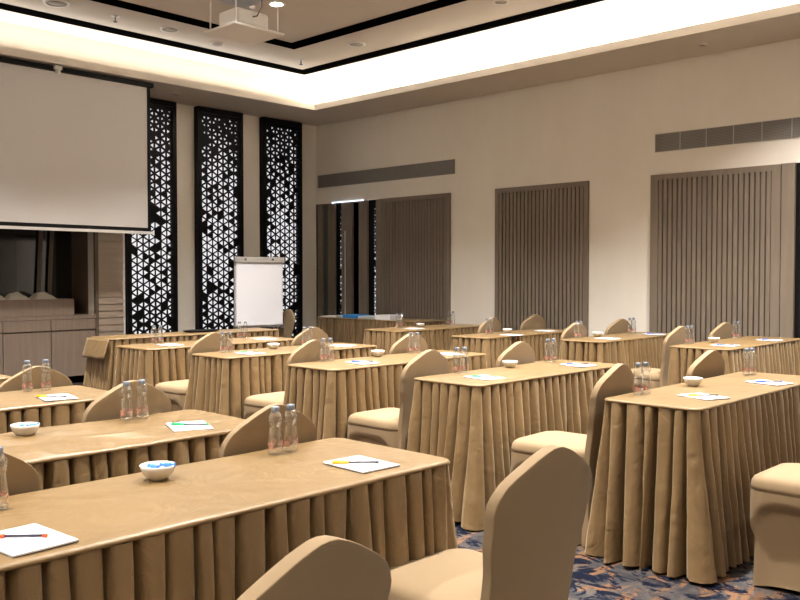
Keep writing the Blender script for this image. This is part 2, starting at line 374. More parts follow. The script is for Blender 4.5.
# niche: cabinet, step, linens
t = thing('sideboard_cabinet', 'built-in pale wood cabinet under the dark niche below the screen', 'cabinet', (NX0, YW, 0))
wN = NX1-NX0
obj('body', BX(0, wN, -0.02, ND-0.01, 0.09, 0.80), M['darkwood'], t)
obj('counter', BX(0, wN, -0.05, ND-0.005, 0.80, 0.84), M['oak'], t)
obj('plinth', BX(0.02, wN-0.02, 0.03, ND-0.02, 0, 0.09), M['blackmatte'], t)
sp = 4.62-NX0; cwid = (wN-sp)+0.03
edges = [wN, sp, sp-0.57, sp-1.14, sp-1.71] ; edges = [max(e, 0) for e in edges] + [0]
for a, b2 in zip(edges[1:], edges):
    if b2-a < 0.1: continue
    bevel(obj('drawer', BX(a+0.004, b2-0.004, -0.042, -0.02, 0.665, 0.795), M['oak'], t), 0.002, 1)
    bevel(obj('door', BX(a+0.004, b2-0.004, -0.042, -0.02, 0.095, 0.648), M['oak'], t), 0.002, 1)
t = thing('display_step', 'low brown wood step on the counter inside the dark niche', 'shelf', (NX0, YW, 0.84))
bevel(obj('front_board', BX(0.1, 5.0-NX0, 0.14, 0.17, 0, 0.2), M['oak'], t), 0.003, 1)
obj('top_board', BX(0.1, 5.0-NX0, 0.17, 0.48, 0.17, 0.2), M['oak'], t)
def linen(label, x, w, seed):
    bm = bmesh.new(); n, m_ = 18, 10
    V = []
    for j in range(m_+1):
        row = []
        for i in range(n+1):
            u, v = i/n*2-1, j/m_*2-1
            h = 0.085*max(0, 1-abs(u)**2.2)*max(0, 1-abs(v)**2.5) + 0.012*noise.noise(Vector((u*3, v*3, seed)))*(1-abs(v))
            row.append(bm.verts.new((u*w/2, v*0.12, max(0.003, h+0.004+0.006*math.sin(u*9)))))
        V.append(row)
    for j in range(m_):
        for i in range(n): bm.faces.new((V[j][i], V[j][i+1], V[j+1][i+1], V[j+1][i]))
    bot = [V[0][i] for i in range(n+1)]+[V[j][n] for j in range(1, m_+1)]+[V[m_][i] for i in range(n-1, -1, -1)]+[V[j][0] for j in range(m_-1, 0, -1)]
    low = [bm.verts.new((q.co.x, q.co.y, 0)) for q in bot]
    for i in range(len(bot)):
        j = (i+1) % len(bot); bm.faces.new((bot[i], bot[j], low[j], low[i]))
    bm.faces.new(low)
    o = obj('folded_linen', bm, M['napkin'], None, True); o.location = (x, YW+0.30, 1.04); tag(o, label, 'linen', 'folded linens in the niche')
linen('pale folded linen mound on the niche step, right one', 4.66, 0.29, 1)
linen('pale folded linen mound on the niche step, left of the right one', 4.34, 0.26, 2)
linen('pale folded linen at the left edge of the photo in the niche', 4.09, 0.2, 5)
# tilted dark bars shaped to imitate reflection streaks in the niche glass
t = thing('reflection_streaks', 'two dark tilted bars imitating reflection streaks in the dark niche', 'board', (4.72, YW+0.56, 0.84))
for k, (dx, l) in enumerate(((0.0, 0.0), (0.14, 0.02))):
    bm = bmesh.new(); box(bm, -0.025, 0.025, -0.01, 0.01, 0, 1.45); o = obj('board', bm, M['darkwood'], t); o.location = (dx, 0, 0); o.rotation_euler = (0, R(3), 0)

# ================================================================= RIGHT WALL
def slat_panel(y0, y1, label, frame=0.07, pitch=0.055, zt=PZ, topf=0.06):
    t = thing('slatted_wall_panel', label, 'wall panel', (XW, y0, 0), 0, 'slatted taupe wall panels')
    w = y1-y0; d = 0.03; b = bmesh.new()
    box(b, -d, 0, 0, frame, 0, zt); box(b, -d, 0, w-frame, w, 0, zt); box(b, -d, 0, frame, w-frame, zt-topf, zt); box(b, -d, 0, frame, w-frame, 0, 0.1)
    obj('frame', b, M['slat'], t)
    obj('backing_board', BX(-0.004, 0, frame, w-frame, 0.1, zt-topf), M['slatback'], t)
    b = bmesh.new(); n = int((w-2*frame)/pitch); p = (w-2*frame)/n
    for k in range(n): box(b, -0.028, -0.004, frame+k*p+0.008, frame+(k+1)*p-0.008, 0.1, zt-topf)
    obj('slats', b, M['slat'], t); return t
slat_panel(7.55, 8.90, 'slatted taupe wood wall panel nearest the room corner', 0.06)
slat_panel(5.43, 6.79, 'slatted taupe wood wall panel in the middle of the right wall', 0.06)
slat_panel(3.24, 4.64, 'slatted taupe wood wall panel at the right edge under the grille', 0.09)
t = thing('sliding_door_panel', 'plain taupe wood post at the right edge beside the slatted panel', 'wall panel', (XW, 3.10, 0))
obj('post', BX(-0.05, 0, 0, 0.125, 0, PZ), M['slat'], t)
t = thing('glass_door', 'dark glass door at the right edge of the photo', 'door', (XW, 2.1, 0))
obj('frame', BX(-0.012, 0, 0, 1.0, 0, PZ), M['black'], t); obj('pane', BX(-0.016, -0.012, 0.05, 0.95, 0.05, PZ-0.05), M['darkglass'], t)
# corner recess posts and black lattice strips (seen at the corner)
t = thing('corner_partition', 'taupe posts with black lattice strips in the recess by the corner', 'partition', (XW, 0, 0))
for (a, b2) in ((10.16, 10.27), (9.87, 10.03), (9.50, 9.72), (9.16, 9.34), (8.90, 8.98)):
    obj('post', BX(-0.0, 0.05, a, b2, 0, PZ), M['slat'], t)
obj('green_glass_pane', BX(0.03, 0.04, 10.03, 10.16, 0, PZ), mat('grey_green_glass', (0.06, 0.075, 0.07), 0.3), t)
for (a, b2) in ((9.72, 9.87), (8.98, 9.16)):
    obj('black_board', BX(0.03, 0.045, a, b2, 0, PZ), M['black'], t)
for a, b2, sd in ((9.72, 9.765, 1), (8.98, 9.03, 2)):
    l = obj('lattice_strip', lattice_mesh(b2-a, PZ-0.1, sd+20, 0.09), M['black'], t, recalc=False); l.rotation_euler = (0, 0, -PI/2); l.location = (0.0, b2, 0.05)
    obj('strip_backlight', BX(0.022, 0.028, a+0.002, b2-0.002, 0.05, PZ-0.05), M['backlit'], t)
obj('white_bead', BX(-0.006, -0.0, 9.63, 9.645, 0.6, 2.0), M['white'], t)
obj('cool_light_strip', BX(-0.012, -0.002, 9.23, 9.93, PZ+0.0, PZ+0.006), M['coolstrip'], t)
# air grilles
gril = mat('grille_grey', (0.27, 0.26, 0.25), 0.6)
def grille(y0, y1, nseg, label):
    t = thing('air_grille', label, 'air grille', (XW, y0, 0), 0, 'long air grilles on the right wall')
    z0, z1, w = 2.685, 2.878, y1-y0; b = bmesh.new()
    box(b, -0.012, 0, 0, w, z0, z0+0.010); box(b, -0.012, 0, 0, w, z1-0.010, z1); box(b, -0.012, 0, 0, 0.012, z0, z1); box(b, -0.012, 0, w-0.012, w, z0, z1)
    obj('frame', b, gril, t)
    b = bmesh.new(); n = 11
    for k in range(n):
        zz = z0+0.012+(z1-z0-0.024)*k/n; box(b, -0.010, -0.002, 0.012, w-0.012, zz+0.002, zz+0.012)
    obj('louvres', b, gril, t); obj('dark_back', BX(-0.002, 0, 0.012, w-0.012, z0+.01, z1-.01), mat('grille_back', (0.12, 0.115, 0.11), 0.8), t)
    if nseg:
        for k in range(1, nseg): obj('joint_strip', BX(-0.014, -0.010, w-k*w/nseg-0.003, w-k*w/nseg+0.003, z0, z1), M['alu'], t)
grille(7.48, 10.25, 0, 'long grey air grille high on the right wall near the corner')
grille(1.40, 4.60, 11, 'long grey air grille with pale joints high at the right edge')

# ================================================================= PROJECTOR
t = thing('ceiling_projector', 'white projector on a hanging plate carried by rods from the ceiling', 'projector', (4.06, 5.57, 0))
PZ0 = 3.2
bevel(obj('platform', BX(-0.235, 0.235, -0.205, 0.205, PZ0, PZ0+0.018), M['white'], t), 0.004, 1)
bevel(obj('projector_body', BX(-0.155, 0.155, -0.12, 0.13, PZ0+0.035, PZ0+0.165), M['projwhite'], t), 0.03, 4)
b = bmesh.new(); tube(b, (-0.02, 0.13, PZ0+0.10), (-0.02, 0.165, PZ0+0.10), 0.038, 20); obj('lens', b, M['grey'], t, True)
b = bmesh.new()
for sx in (-0.11, 0.11):
    for sy in (-0.09, 0.09): tube(b, (sx, sy, PZ0+0.018), (sx, sy, PZ0+0.04), 0.012, 8)
obj('feet', b, M['grey'], t)
for sx in (-0.2, 0.2):
    for sy in (-0.17, 0.17):
        b = bmesh.new(); tube(b, (sx*0.98, sy*0.98, PZ0+0.018), (sx*0.98, sy*0.98, ZC), 0.006, 8); obj('rod', b, M['white'], t)
b = bmesh.new(); box(b, -0.21, 0.21, -0.18, -0.14, PZ0+0.27, PZ0+0.30); box(b, -0.21, 0.21, 0.14, 0.18, PZ0+0.27, PZ0+0.30); box(b, -0.12, 0.12, -0.14, 0.14, PZ0+0.262, PZ0+0.272)
obj('upper_bracket', b, M['alu'], t)
b = bmesh.new(); pts = [Vector((0.07, -0.13, PZ0+0.27)), Vector((0.06, -0.15, PZ0+0.2)), Vector((0.02, -0.14, PZ0+0.12)), Vector((-0.01, -0.125, PZ0+0.11))]
for a, c_ in zip(pts, pts[1:]): tube(b, a, c_, 0.005, 6)
obj('cable', b, M['grey'], t)

# ================================================================= TABLES
def rr_perimeter(L, D, r, off):
    """closed rounded rectangle, centred; returns function s->(x,y,nx,ny,corner) and its length"""
    segs = []; a, c = L/2-r, D/2-r; q = PI*r/2
    segs = [('l', (-a, -D/2), (1, 0), 2*a, (0, -1)), ('c', (a, -c), -PI/2, q), ('l', (L/2, -c), (0, 1), 2*c, (1, 0)), ('c', (a, c), 0, q),
            ('l', (a, D/2), (-1, 0), 2*a, (0, 1)), ('c', (-a, c), PI/2, q), ('l', (-L/2, c), (0, -1), 2*c, (-1, 0)), ('c', (-a, -c), PI, q)]
    tot = 4*a+4*c+4*q
    def f(s):
        s %= tot
        for sg in segs:
            ln = sg[3]
            if s <= ln+1e-9:
                if sg[0] == 'l': return (sg[1][0]+sg[2][0]*s, sg[1][1]+sg[2][1]*s, sg[4][0], sg[4][1])
                an = sg[2]+s/ln*PI/2; return (sg[1][0]+r*math.cos(an), sg[1][1]+r*math.sin(an), math.cos(an), math.sin(an))
            s -= ln
        return (segs[0][1][0], segs[0][1][1], 0, -1)
    return f, tot
def skirt_mesh(L, D, seed, detail=1.0, pw=0.078, flare=0.05, top=0.738):
    rnd = random.Random(seed); r = 0.036; f, tot = rr_perimeter(L, D, r, 0); n = int(round(tot/pw))
    cuts = [(i+rnd.uniform(-0.24, 0.24))*tot/n for i in range(n)]
    wand = [rnd.gauss(0, 0.012) for _ in range(n)]; dep = [rnd.uniform(0.75, 1.3) for _ in range(n)]; amp = [rnd.uniform(0.5, 1.5) for _ in range(n)]
    tilt = [rnd.uniform(-1, 1) for _ in range(n)]; gw = [rnd.choice((0.7, 0.9, 1.0, 1.2, 1.7)) for _ in range(n)]; hem = [rnd.uniform(0.004, 0.022) for _ in range(n)]; big = [rnd.gauss(0, 1) for _ in range(n)]
    fr = [0.0, 0.035, 0.075, 0.13, 0.24, 0.38, 0.5, 0.62, 0.76, 0.87, 0.925, 0.965] if detail >= 1 else [0.0, 0.06, 0.14, 0.35, 0.65, 0.86, 0.94]
    rows = 15 if detail >= 1 else 10
    bm = bmesh.new(); grid = []
    for j in range(rows+1):
        t = j/rows; t = t**0.9; row = []
        for i in range(n):
            i2 = (i+1) % n; s0 = cuts[i]+wand[i]*t*1.6; s1 = (cuts[i2]+(tot if i2 == 0 else 0))+wand[i2]*t*1.6
            for q in fr:
                s = s0+(s1-s0)*q; x, y, nx, ny = f(s)
                e = min(q, 1-q)
                dd = dep[i] if q < 0.5 else dep[i2]
                valley = -(0.042+0.036*t**0.8)*dd*math.exp(-(e/((0.075+0.095*t)*(gw[i] if q < 0.5 else gw[i2])))**2)
                panel = (0.007+0.028*t**0.7)*amp[i]*math.sin(PI*q)**0.8 if 0 < q < 1 else 0
                tl = tilt[i]*(0.008+0.026*t)*(q-0.5)*math.sin(PI*q)
                w = 0.011*t*(big[i]*math.sin(PI*q)**2) + 0.006*t*math.sin(s*4.1+seed)
                cr = abs(nx*ny)*2
                fl = flare*(0.25*t+0.75*t**1.6)*(1+0.7*cr)
                wr = 0.0042*noise.noise(Vector((s*20+t*3, t*6, seed*3.7)))
                o = 0.002+valley+panel+tl+w+fl+wr
                z = top-(top-hem[i]*(0.4+0.6*math.sin(PI*q))-0.004)*t
                row.append(bm.verts.new((x+nx*o, y+ny*o, z)))
        grid.append(row)
    m_ = len(grid[0])
    for j in range(rows):
        for i in range(m_):
            k = (i+1) % m_; bm.faces.new((grid[j][i], grid[j+1][i], grid[j+1][k], grid[j][k]))
    return bm
def top_mesh(L, D, seed, wr=1.0):
    bm = bmesh.new(); n = 168; rings = []
    prof = [(-0.006, 0.738), (0.004, 0.7385), (0.006, 0.742), (0.0045, 0.747), (0.001, 0.7500), (-0.004, 0.7510), (-0.02, 0.7512)] + [(-d, 0.7508) for d in (0.045, 0.07, 0.10, 0.13, 0.16, 0.19, D/2-0.012)]
    for o, z in prof:
        row = []; f, tot = rr_perimeter(L+2*o, D+2*o, max(0.008, 0.04+o), 0)
        for i in range(n):
            x, y, nx, ny = f(tot*i/n)
            if z < 0.75: dz = 0.0022*noise.noise(Vector((x*9, y*9+seed, o*5)))
            else:
                q = Vector((x*3.1+seed*3, y*3.7, seed)); a = noise.noise(q); b = noise.noise(q*2.3+Vector((a*1.6, 0, 5)))
                dz = (0.0022*a + 0.0020*(1-min(1, abs(b)*7)))*wr*min(1, (-o)/0.05+0.25)*(0 if o < -D/2+0.03 else 1)
            row.append(bm.verts.new((x, y, z+dz)))
        rings.append(row)
    for a, b in zip(rings, rings[1:]):
        for i in range(n): bm.faces.new((a[i], a[(i+1) % n], b[(i+1) % n], b[i]))
    bm.faces.new(rings[-1]); return bm
TG = 'gold skirted conference tables'
def table(x0, y0, L, D, seed, label, detail=1.0, rz=0, flare=0.05, pw=0.073):
    t = thing('skirted_table', label, 'table', (x0+L/2, y0+D/2, 0), rz, TG)
    if rz: L, D = D, L
    obj('tabletop', top_mesh(L, D, seed, 5.0 if seed == 2 else 1.2), M['top'], t, True)
    obj('skirt', skirt_mesh(L-0.012, D-0.012, seed, detail, pw, flare), M['skirt'], t, True)
    return t
# (x0, y0, length, depth, seed, label, detail)
TB = {
 'L1': (0.58, 1.76, 1.50, 0.55, 1, 'gold skirted table nearest the camera at the lower left', 1),
 'L2': (0.58, 2.70, 1.50, 0.55, 2, 'second gold skirted table at left, with shiny wrinkled top', 1),
 'L3': (0.62, 3.85, 1.50, 0.55, 3, 'third gold skirted table at left, behind the wrinkled one', 1),
 'L4': (0.58, 5.02, 1.46, 0.52, 4, 'gold skirted table at left edge, fourth from the camera', 0),
 'M1': (3.60, 1.66, 1.62, 0.47, 11, 'gold skirted table nearest at the right edge of the photo', 1),
 'M2': (3.58, 2.86, 1.50, 0.48, 12, 'gold skirted table in the middle column, behind the big front chair', 1),
 'M3': (3.56, 3.98, 1.53, 0.47, 13, 'gold skirted table in the middle column, third row', 1),
 'M4': (3.56, 5.10, 1.50, 0.47, 14, 'gold skirted table in the middle column, fourth row', 1),
 'M5': (3.54, 6.15, 1.56, 0.52, 15, 'gold skirted table in the middle column, fifth row before the flip chart', 1),
 'M6': (3.885, 7.39, 1.95, 0.42, 16, 'gold skirted table at the far left with a flat cloth end panel', 0.9),
 'R1': (6.68, 2.84, 1.66, 0.50, 21, 'gold skirted table at right under the air grille, nearest of its column', 1),
 'R2': (6.68, 3.96, 1.48, 0.44, 22, 'gold skirted table in the right column, second row', 0.9),
 'R3': (6.36, 4.98, 1.52, 0.45, 23, 'gold skirted table in the right column, third row before middle panel', 0.9),
 'R4': (6.48, 6.22, 1.50, 0.54, 24, 'gold skirted table in the right column, fourth row near the corner', 0.9),
}
for k, v in TB.items():
    table(v[0], v[1], v[2], v[3], v[4], v[5], v[6])
table(7.95, 7.35, 0.60, 1.90, 31, 'gold skirted side table against the right wall holding folders', 0.9, PI/2)
# flat cloth flap over the left end of the far left table
bm = bmesh.new(); n = 10
g = [[bm.verts.new((3.868-0.055*j/6, 7.39+0.42*i/n, 0.744-0.030*j+0.004*math.sin(i*1.3)*(j > 0))) for i in range(n+1)] for j in range(7)]
for j in range(6):
    for i in range(n): bm.faces.new((g[j][i], g[j][i+1], g[j+1][i+1], g[j+1][i]))
o = obj('folded_table_cloth', bm, M['skirt'], None, True); sm = o.modifiers.new('solid', 'SOLIDIFY'); sm.thickness = 0.006
tag(o, 'flat gold cloth flap hanging over the end of the far left table', 'cloth')

# ================================================================= CHAIRS
def ztop(u):
    a = abs(u)
    pts = [(0, .895), (.10, .893), (.22, .885), (.38, .870), (.55, .851), (.70, .833), (.82, .815), (.90, .797), (.96, .775), (1.0, .742)]
    for (u0, z0), (u1, z1) in zip(pts, pts[1:]):
        if a <= u1:
            k = (a-u0)/(u1-u0); k = k*k*(3-2*k)*0.35+k*0.65; return z0+(z1-z0)*k
    return pts[-1][1]
def halfw(z):
    pts = [(0, .195), (.2, .182), (.42, .168), (.55, .172), (.68, .192), (.78, .203), (1, .203)]
    for (a, w0), (b, w1) in zip(pts, pts[1:]):
        if z <= b: k = (z-a)/(b-a); k = k*k*(3-2*k); return w0+(w1-w0)*k
    return .203
def make_chair(label, loc, rz, group):
    # origin on the floor under the backrest; the seat extends to +y
    t = thing('covered_chair', label, 'chair', loc, rz, group)
    bm = bmesh.new(); nu, nv = 28, 26; sheets = []
    us = [math.sin((i/nu-0.5)*PI)*0.6+(i/nu*2-1)*0.4 for i in range(nu+1)]
    def yc(z): return 0.02-0.085*max(0, (z-0.40)/0.5)**1.15 - 0.01*max(0, (0.4-z)/0.4)
    T = 0.036
    for side in (-1, 1):
        g = []
        for i in range(nu+1):
            u = us[i]; zt = ztop(u); col = []
            for j in range(nv+1):
                v = j/nv; v = 1-(1-v)**1.25; z = 0.004+(zt-0.004)*v
                x = u*halfw(z); curve = 0.014*(1-u*u)*min(1, z/0.5)*(-1)   # backrest is bowed away from the sitter
                e = max(abs(u), 0); hT = T/2*(0.86+0.14*math.sqrt(max(0, 1-e**4)))*(1.12 if z < 0.42 else 1)
                pk = max(0, (z-0.62)/0.25)*abs(u); rr = noise.noise(Vector(((x-z*0.8)*16*(1 if u > 0 else -1), (z+abs(x))*7, 3.3)))
                pk = 0.007*pk*(0.5-min(1, abs(rr)*3)) if 0 < j < nv else 0
                col.append(bm.verts.new((x, yc(z)+curve+side*(hT+pk), z)))
            g.append(col)
        sheets.append(g)
        for i in range(nu):
            for j in range(nv): bm.faces.new((g[i][j], g[i+1][j], g[i+1][j+1], g[i][j+1]))
    a, b = sheets
    for i in range(nu): bm.faces.new((a[i][nv], a[i+1][nv], b[i+1][nv], b[i][nv])); bm.faces.new((a[i][0], a[i+1][0], b[i+1][0], b[i][0]))
    for j in range(nv): bm.faces.new((a[0][j], a[0][j+1], b[0][j+1], b[0][j])); bm.faces.new((a[nu][j], a[nu][j+1], b[nu][j+1], b[nu][j]))
    bevel(obj('backrest', bm, M['chair'], t, True), 0.013, 4, 55)
    # seat cushion and the stretched cover down to the floor
    SW, SD = 0.42, 0.44; f, tot = rr_perimeter(SW, SD, 0.075, 0); n = 96; cy = 0.02+SD/2
    def loop(bm, sc, z, ins=None):
        row = []
        for i in range(n):
            x, y, nx, ny = f(tot*i/n); k = 0
            if ins: k = ins(x, y, nx, ny, z)
            zz = z
            row.append(bm.verts.new((x*sc-nx*k, cy+y*sc-ny*k, zz)))
        return row
    def skin(bm, rows):
        for p, q in zip(rows, rows[1:]):
            for i in range(n): bm.faces.new((p[i], p[(i+1) % n], q[(i+1) % n], q[i]))
    bm = bmesh.new()
    rows = [loop(bm, s, z) for s, z in ((0.25, .4935), (0.5, .492), (0.75, .487), (0.88, .480), (0.95, .470), (0.985, .456), (1.0, .438), (1.0, .42))]
    skin(bm, rows); bm.faces.new(rows[0]); bm.faces.new(rows[-1][::-1]); obj('seat', bm, M['chairseat'], t, True)
    def ins(x, y, nx, ny, z):
        if abs(nx) > abs(ny): s = y/(SD/2)
        else: s = x/(SW/2)
        s = min(1, abs(s)/0.98); arch = 0.375*(1-s**5)**(1/2.4) if s < 1 else 0
        d = max(0, min(1, (arch-z)/0.032)); d = d*d*(3-2*d)
        w = max(0, 1-s**6)
        return d*0.030*w + 0.018*d*w*(1-abs(z-0.18)/0.25 if abs(z-0.18) < 0.25 else 0) - (0.012 if z < 0.2 else 0.012*(0.42-z)/0.22)*(s**3)
    bm = bmesh.new(); zs = [.42, .405, .39, .375, .36, .345, .33, .31, .29, .26, .22, .18, .14, .10, .06, .03, .012]
    rows = [loop(bm, 1.0, z, ins) for z in zs]; low = rows[-1]
    for i, v in enumerate(low):
        x, y, nx, ny = f(tot*i/n); s = abs(y/(SD/2)) if abs(nx) > abs(ny) else abs(x/(SW/2)); v.co.z = 0.003+0.02*max(0, 1-s**2)
    skin(bm, rows); obj('seat_drape', bm, M['chair'], t, True)
    return t
CG = 'beige covered banquet chairs'
CH = [  # x, y of the backrest, turn, label
 (1.868, 1.318, -4, 'beige covered chair in front at lower centre, whole back turned to the camera'),
 (0.935, 1.155, 3, 'beige covered chair cut by the bottom edge, left of the centre front chair'),
 (1.82, 2.39, 0, 'beige covered chair back behind the pair of bottles on the nearest table'),
 (0.83, 2.40, 0, 'beige covered chair at the left edge behind the nearest table'),
 (1.82, 3.36, 2, 'beige covered chair back behind the two bottles of the second left table'),
 (1.93, 4.52, 0, 'beige covered chair at left behind the third table, two bottles before it'),
 (1.08, 4.52, 0, 'beige covered chair at the left edge behind the third left table'),
 (3.88, 1.02, 0, 'beige covered chair at the lower right corner, seat cut by the right edge'),
 (3.84, 2.25, 3, 'beige covered chair with creased back at the left end of the right front table'),
 (4.92, 2.26, -4, 'beige covered chair back rising behind the bowl on the right front table'),
 (3.80, 3.47, 0, 'large beige covered chair back at centre left of the middle table end'),
 (4.68, 3.46, 0, 'beige covered chair back behind the bowl of the middle table, second row'),
 (3.84, 4.57, 3, 'beige covered chair back behind bottles at left of the third middle row'),
 (4.80, 4.55, 0, 'beige covered chair back behind bottles, right part of the third middle row'),
 (3.80, 5.70, 4, 'beige covered chair back at left behind bottles of the fourth middle row'),
 (4.80, 5.70, 0, 'beige covered chair back with faint creases below the flip chart at right'),
 (7.10, 3.50, -6, 'beige covered chair back behind the bottles of the nearest right column table'),
 (7.96, 3.48, -8, 'beige covered chair back before the right slatted panel, rightmost of the far chairs'),
 (7.05, 4.52, 0, 'beige covered chair back before the middle slatted panel, with bottles in front'),
 (7.90, 4.53, -8, 'beige covered chair back in front of the plain wall between two slatted panels'),
 (7.22, 5.66, 4, 'small far beige covered chair back left of the middle slatted panel'),
 (8.05, 5.68, -8, 'small far beige covered chair back rising before the middle slatted panel'),
]
c0 = None
for x, y, a, lab in CH:
    if c0 is None: c0 = make_chair(lab, (x, y, 0), R(a), CG)
    else:
        cc = dup(c0, (x, y, 0), R(a), lab)
        if x in (1.93, 1.08): cc.scale = (1, 1, 0.965)
        if y in (2.39, 2.40): cc.scale = (1, 0.8, 1)
dup(c0, (7.03, 8.82, 0), R(80), 'beige covered chair standing sideways behind the flip chart')

# ================================================================= FLIP CHART
t = thing('flip_chart', 'white flip chart easel with blank paper before the lattice panels', 'flip chart', (6.40, 8.50, 0), R(-8))
bevel(obj('board', BX(-0.33, 0.33, 0.0, 0.02, 0.70, 1.545), M['alu'], t), 0.004, 1)
obj('paper_pad', BX(-0.315, 0.315, -0.014, 0.0, 0.73, 1.50), M['paper'], t)
b = bmesh.new(); box(b, -0.335, 0.335, -0.03, 0.0, 1.49, 1.555); obj('clamp_bar', b, M['alu'], t)
for sx in (-0.2, 0.17):
    b = bmesh.new(); tube(b, (sx, -0.036, 1.525), (sx, -0.03, 1.525), 0.014, 14); obj('clamp_knob', b, M['grey'], t)
for sx in (-0.315, 0.315):
    b = bmesh.new(); box(b, sx-0.02, sx+0.02, -0.02, 0.03, 0.69, 0.725); obj('corner_block', b, M['grey'], t)
b = bmesh.new(); tube(b, (-0.16, 0.035, 1.3), (-0.30, 0.05, 0.0), 0.012); obj('leg', b, M['alu'], t)
b = bmesh.new(); tube(b, (0.16, 0.035, 1.3), (0.30, 0.05, 0.0), 0.012); obj('leg', b, M['alu'], t)
b = bmesh.new(); tube(b, (0.0, 0.03, 1.35), (0.0, 0.50, 0.0), 0.014); obj('leg', b, M['alu'], t)

# ================================================================= TABLEWARE
def make_bottle(label, loc, group):
    t = thing('water_bottle', label, 'bottle', loc, 0, group)
    bm = bmesh.new()
    lathe(bm, [(0, .003), (.016, .001), (.0225, .004), (.0248, .012), (.0245, .028), (.0238, .045), (.0228, .062), (.0218, .076), (.0210, .086), (.0205, .092), (.0214, .098),
               (.0226, .105), (.0228, .113), (.0222, .121), (.0195, .130), (.0145, .137), (.0125, .140), (.0123, .144), (0.0, .144)], 22)
    obj('bottle_body', bm, M['clear'], t, True)
    bm = bmesh.new(); lathe(bm, [(0.0125, .137), (.0135, .138), (.0135, .153), (.0125, .1555), (0, .1555)], 20); obj('cap', bm, M['cap'], t, True)
    bm = bmesh.new(); lathe(bm, [(.0249, .020), (.0241, .046)], 22); obj('printed_band', bm, M['label'], t, True, recalc=False)
    return t
bot0 = None
def bottle(x, y, label, group='small water bottles on the tables', rz=0):
    global bot0
    if bot0 is None: bot0 = make_bottle(label, (x, y, ZT), group)
    else: dup(bot0, (x, y, ZT), rz, label, group)
ZT = 0.752
def make_bowl(label, loc):
    t = thing('candy_bowl', label, 'bowl', loc, 0, 'small white bowls on the tables')
    bm = bmesh.new(); lathe(bm, [(0, .002), (.024, .0), (.028, .004), (.040, .016), (.0475, .032), (.050, .042), (.0485, .0425), (.045, .033), (.037, .018), (.022, .008), (0, .0075)], 30)
    obj('bowl_shell', bm, M['bowl'], t, True)
    bm = bmesh.new(); lathe(bm, [(.022, -.001), (.024, .0), (.026, .003), (.023, .003)], 24); obj('foot_ring', bm, M['bowl'], t, True); return t
bowl0 = None
def bowl(x, y, label):
    global bowl0
    if bowl0 is None: bowl0 = make_bowl(label, (x, y, ZT))
    else: dup(bowl0, (x, y, ZT), 0, label)
def candy(x, y, z, rz, label, mt):
    t = thing('wrapped_candy', label, 'candy', (x, y, z), rz, 'wrapped candies in bowls')
    bm = bmesh.new(); lathe(bm, [(0, -.012), (.006, -.010), (.008, 0), (.006, .010), (0, .012)], 10); bmesh.ops.rotate(bm, verts=bm.verts, matrix=Matrix.Rotation(PI/2, 3, 'Y')); obj('candy_body', bm, mt, t, True)
    for s in (-1, 1):
        bm = bmesh.new(); tube(bm, (s*0.010, 0, 0), (s*0.022, 0, 0.001), 0.002, 8, 0.007); obj('twist', bm, mt, t)
def notepad(x, y, rz, label):
    t = thing('notepad', label, 'notepad', (x, y, ZT), rz, 'white notepads on the tables')
    obj('cardboard_back', BX(-0.0725, 0.0725, -0.095, 0.095, 0, 0.002), M['card'], t)
    obj('paper_sheets', BX(-0.0725, 0.0725, -0.095, 0.095, 0.002, 0.006), M['paper'], t)
def pen(x, y, rz, label, mt, z=None):
    t = thing('pen', label, 'pen', (x, y, ZT+0.006+0.0045 if z is None else z), rz, 'ballpoint pens on the notepads')
    bm = bmesh.new(); tube(bm, (-0.072, 0, 0), (-0.022, 0, 0), 0.0046, 12); obj('cap', bm, mt, t, True)
    bm = bmesh.new(); tube(bm, (-0.022, 0, 0), (0.060, 0, 0), 0.0030, 10); obj('barrel', bm, M['ink'], t, True)
    bm = bmesh.new(); tube(bm, (0.060, 0, 0), (0.070, 0, 0), 0.0042, 10); obj('end_plug', bm, mt if mt is not M['yellow'] else M['grey'], t, True)
    bm = bmesh.new(); box(bm, -0.070, -0.035, -0.001, 0.001, 0.0045, 0.0065); obj('clip', bm, mt, t)

names = {'L1': 'nearest left table', 'L2': 'second left table', 'L3': 'third left table', 'M1': 'right front table', 'M2': 'second middle row table',
         'M3': 'third middle row table', 'M4': 'fourth middle row table', 'M5': 'fifth middle row table', 'R1': 'nearest right column table',
         'R2': 'second right column table', 'R3': 'third right column table', 'R4': 'fourth right column table'}
def pair(k, x, y, where, dx=0.058, dy=0.0, only=None):
    for s, w in ((-1, 'left'), (1, 'right')):
        if only and w != only: continue
        bottle(x+s*dx/2, y+s*dy/2, 'clear water bottle, %s of the %s pair, %s' % (w, where, names[k]))
# nearest left table
pair('L1', 1.765, 2.22, 'right-end', 0.064, 0.0)
bottle(0.848, 2.19, 'clear water bottle at the left edge of the photo on the nearest table')
bowl(1.29, 2.19, 'small white bowl with blue candy at centre of the nearest left table')
candy(1.30, 2.185, ZT+0.022, 0.5, 'blue wrapped candy leaning on the rim in the nearest bowl', M['blue'])
candy(1.31, 2.17, ZT+0.041, 2.2, 'blue wrapped candy sticking out over the rim of the nearest bowl', M['blue'])
candy(1.285, 2.205, ZT+0.034, 1.6, 'blue wrapped candy lying inside the nearest bowl', M['blue'])
notepad(0.785, 1.885, R(4), 'white notepad with orange pen at the lower left on nearest table')
pen(0.772, 1.905, R(-43), 'orange capped pen lying on the notepad at the lower left', M['orange'])
notepad(1.815, 1.905, R(-3), 'white notepad with yellow pen on the right end of nearest table')
pen(1.800, 1.912, R(-43), 'yellow capped pen lying on the notepad of the nearest table', M['yellow'])
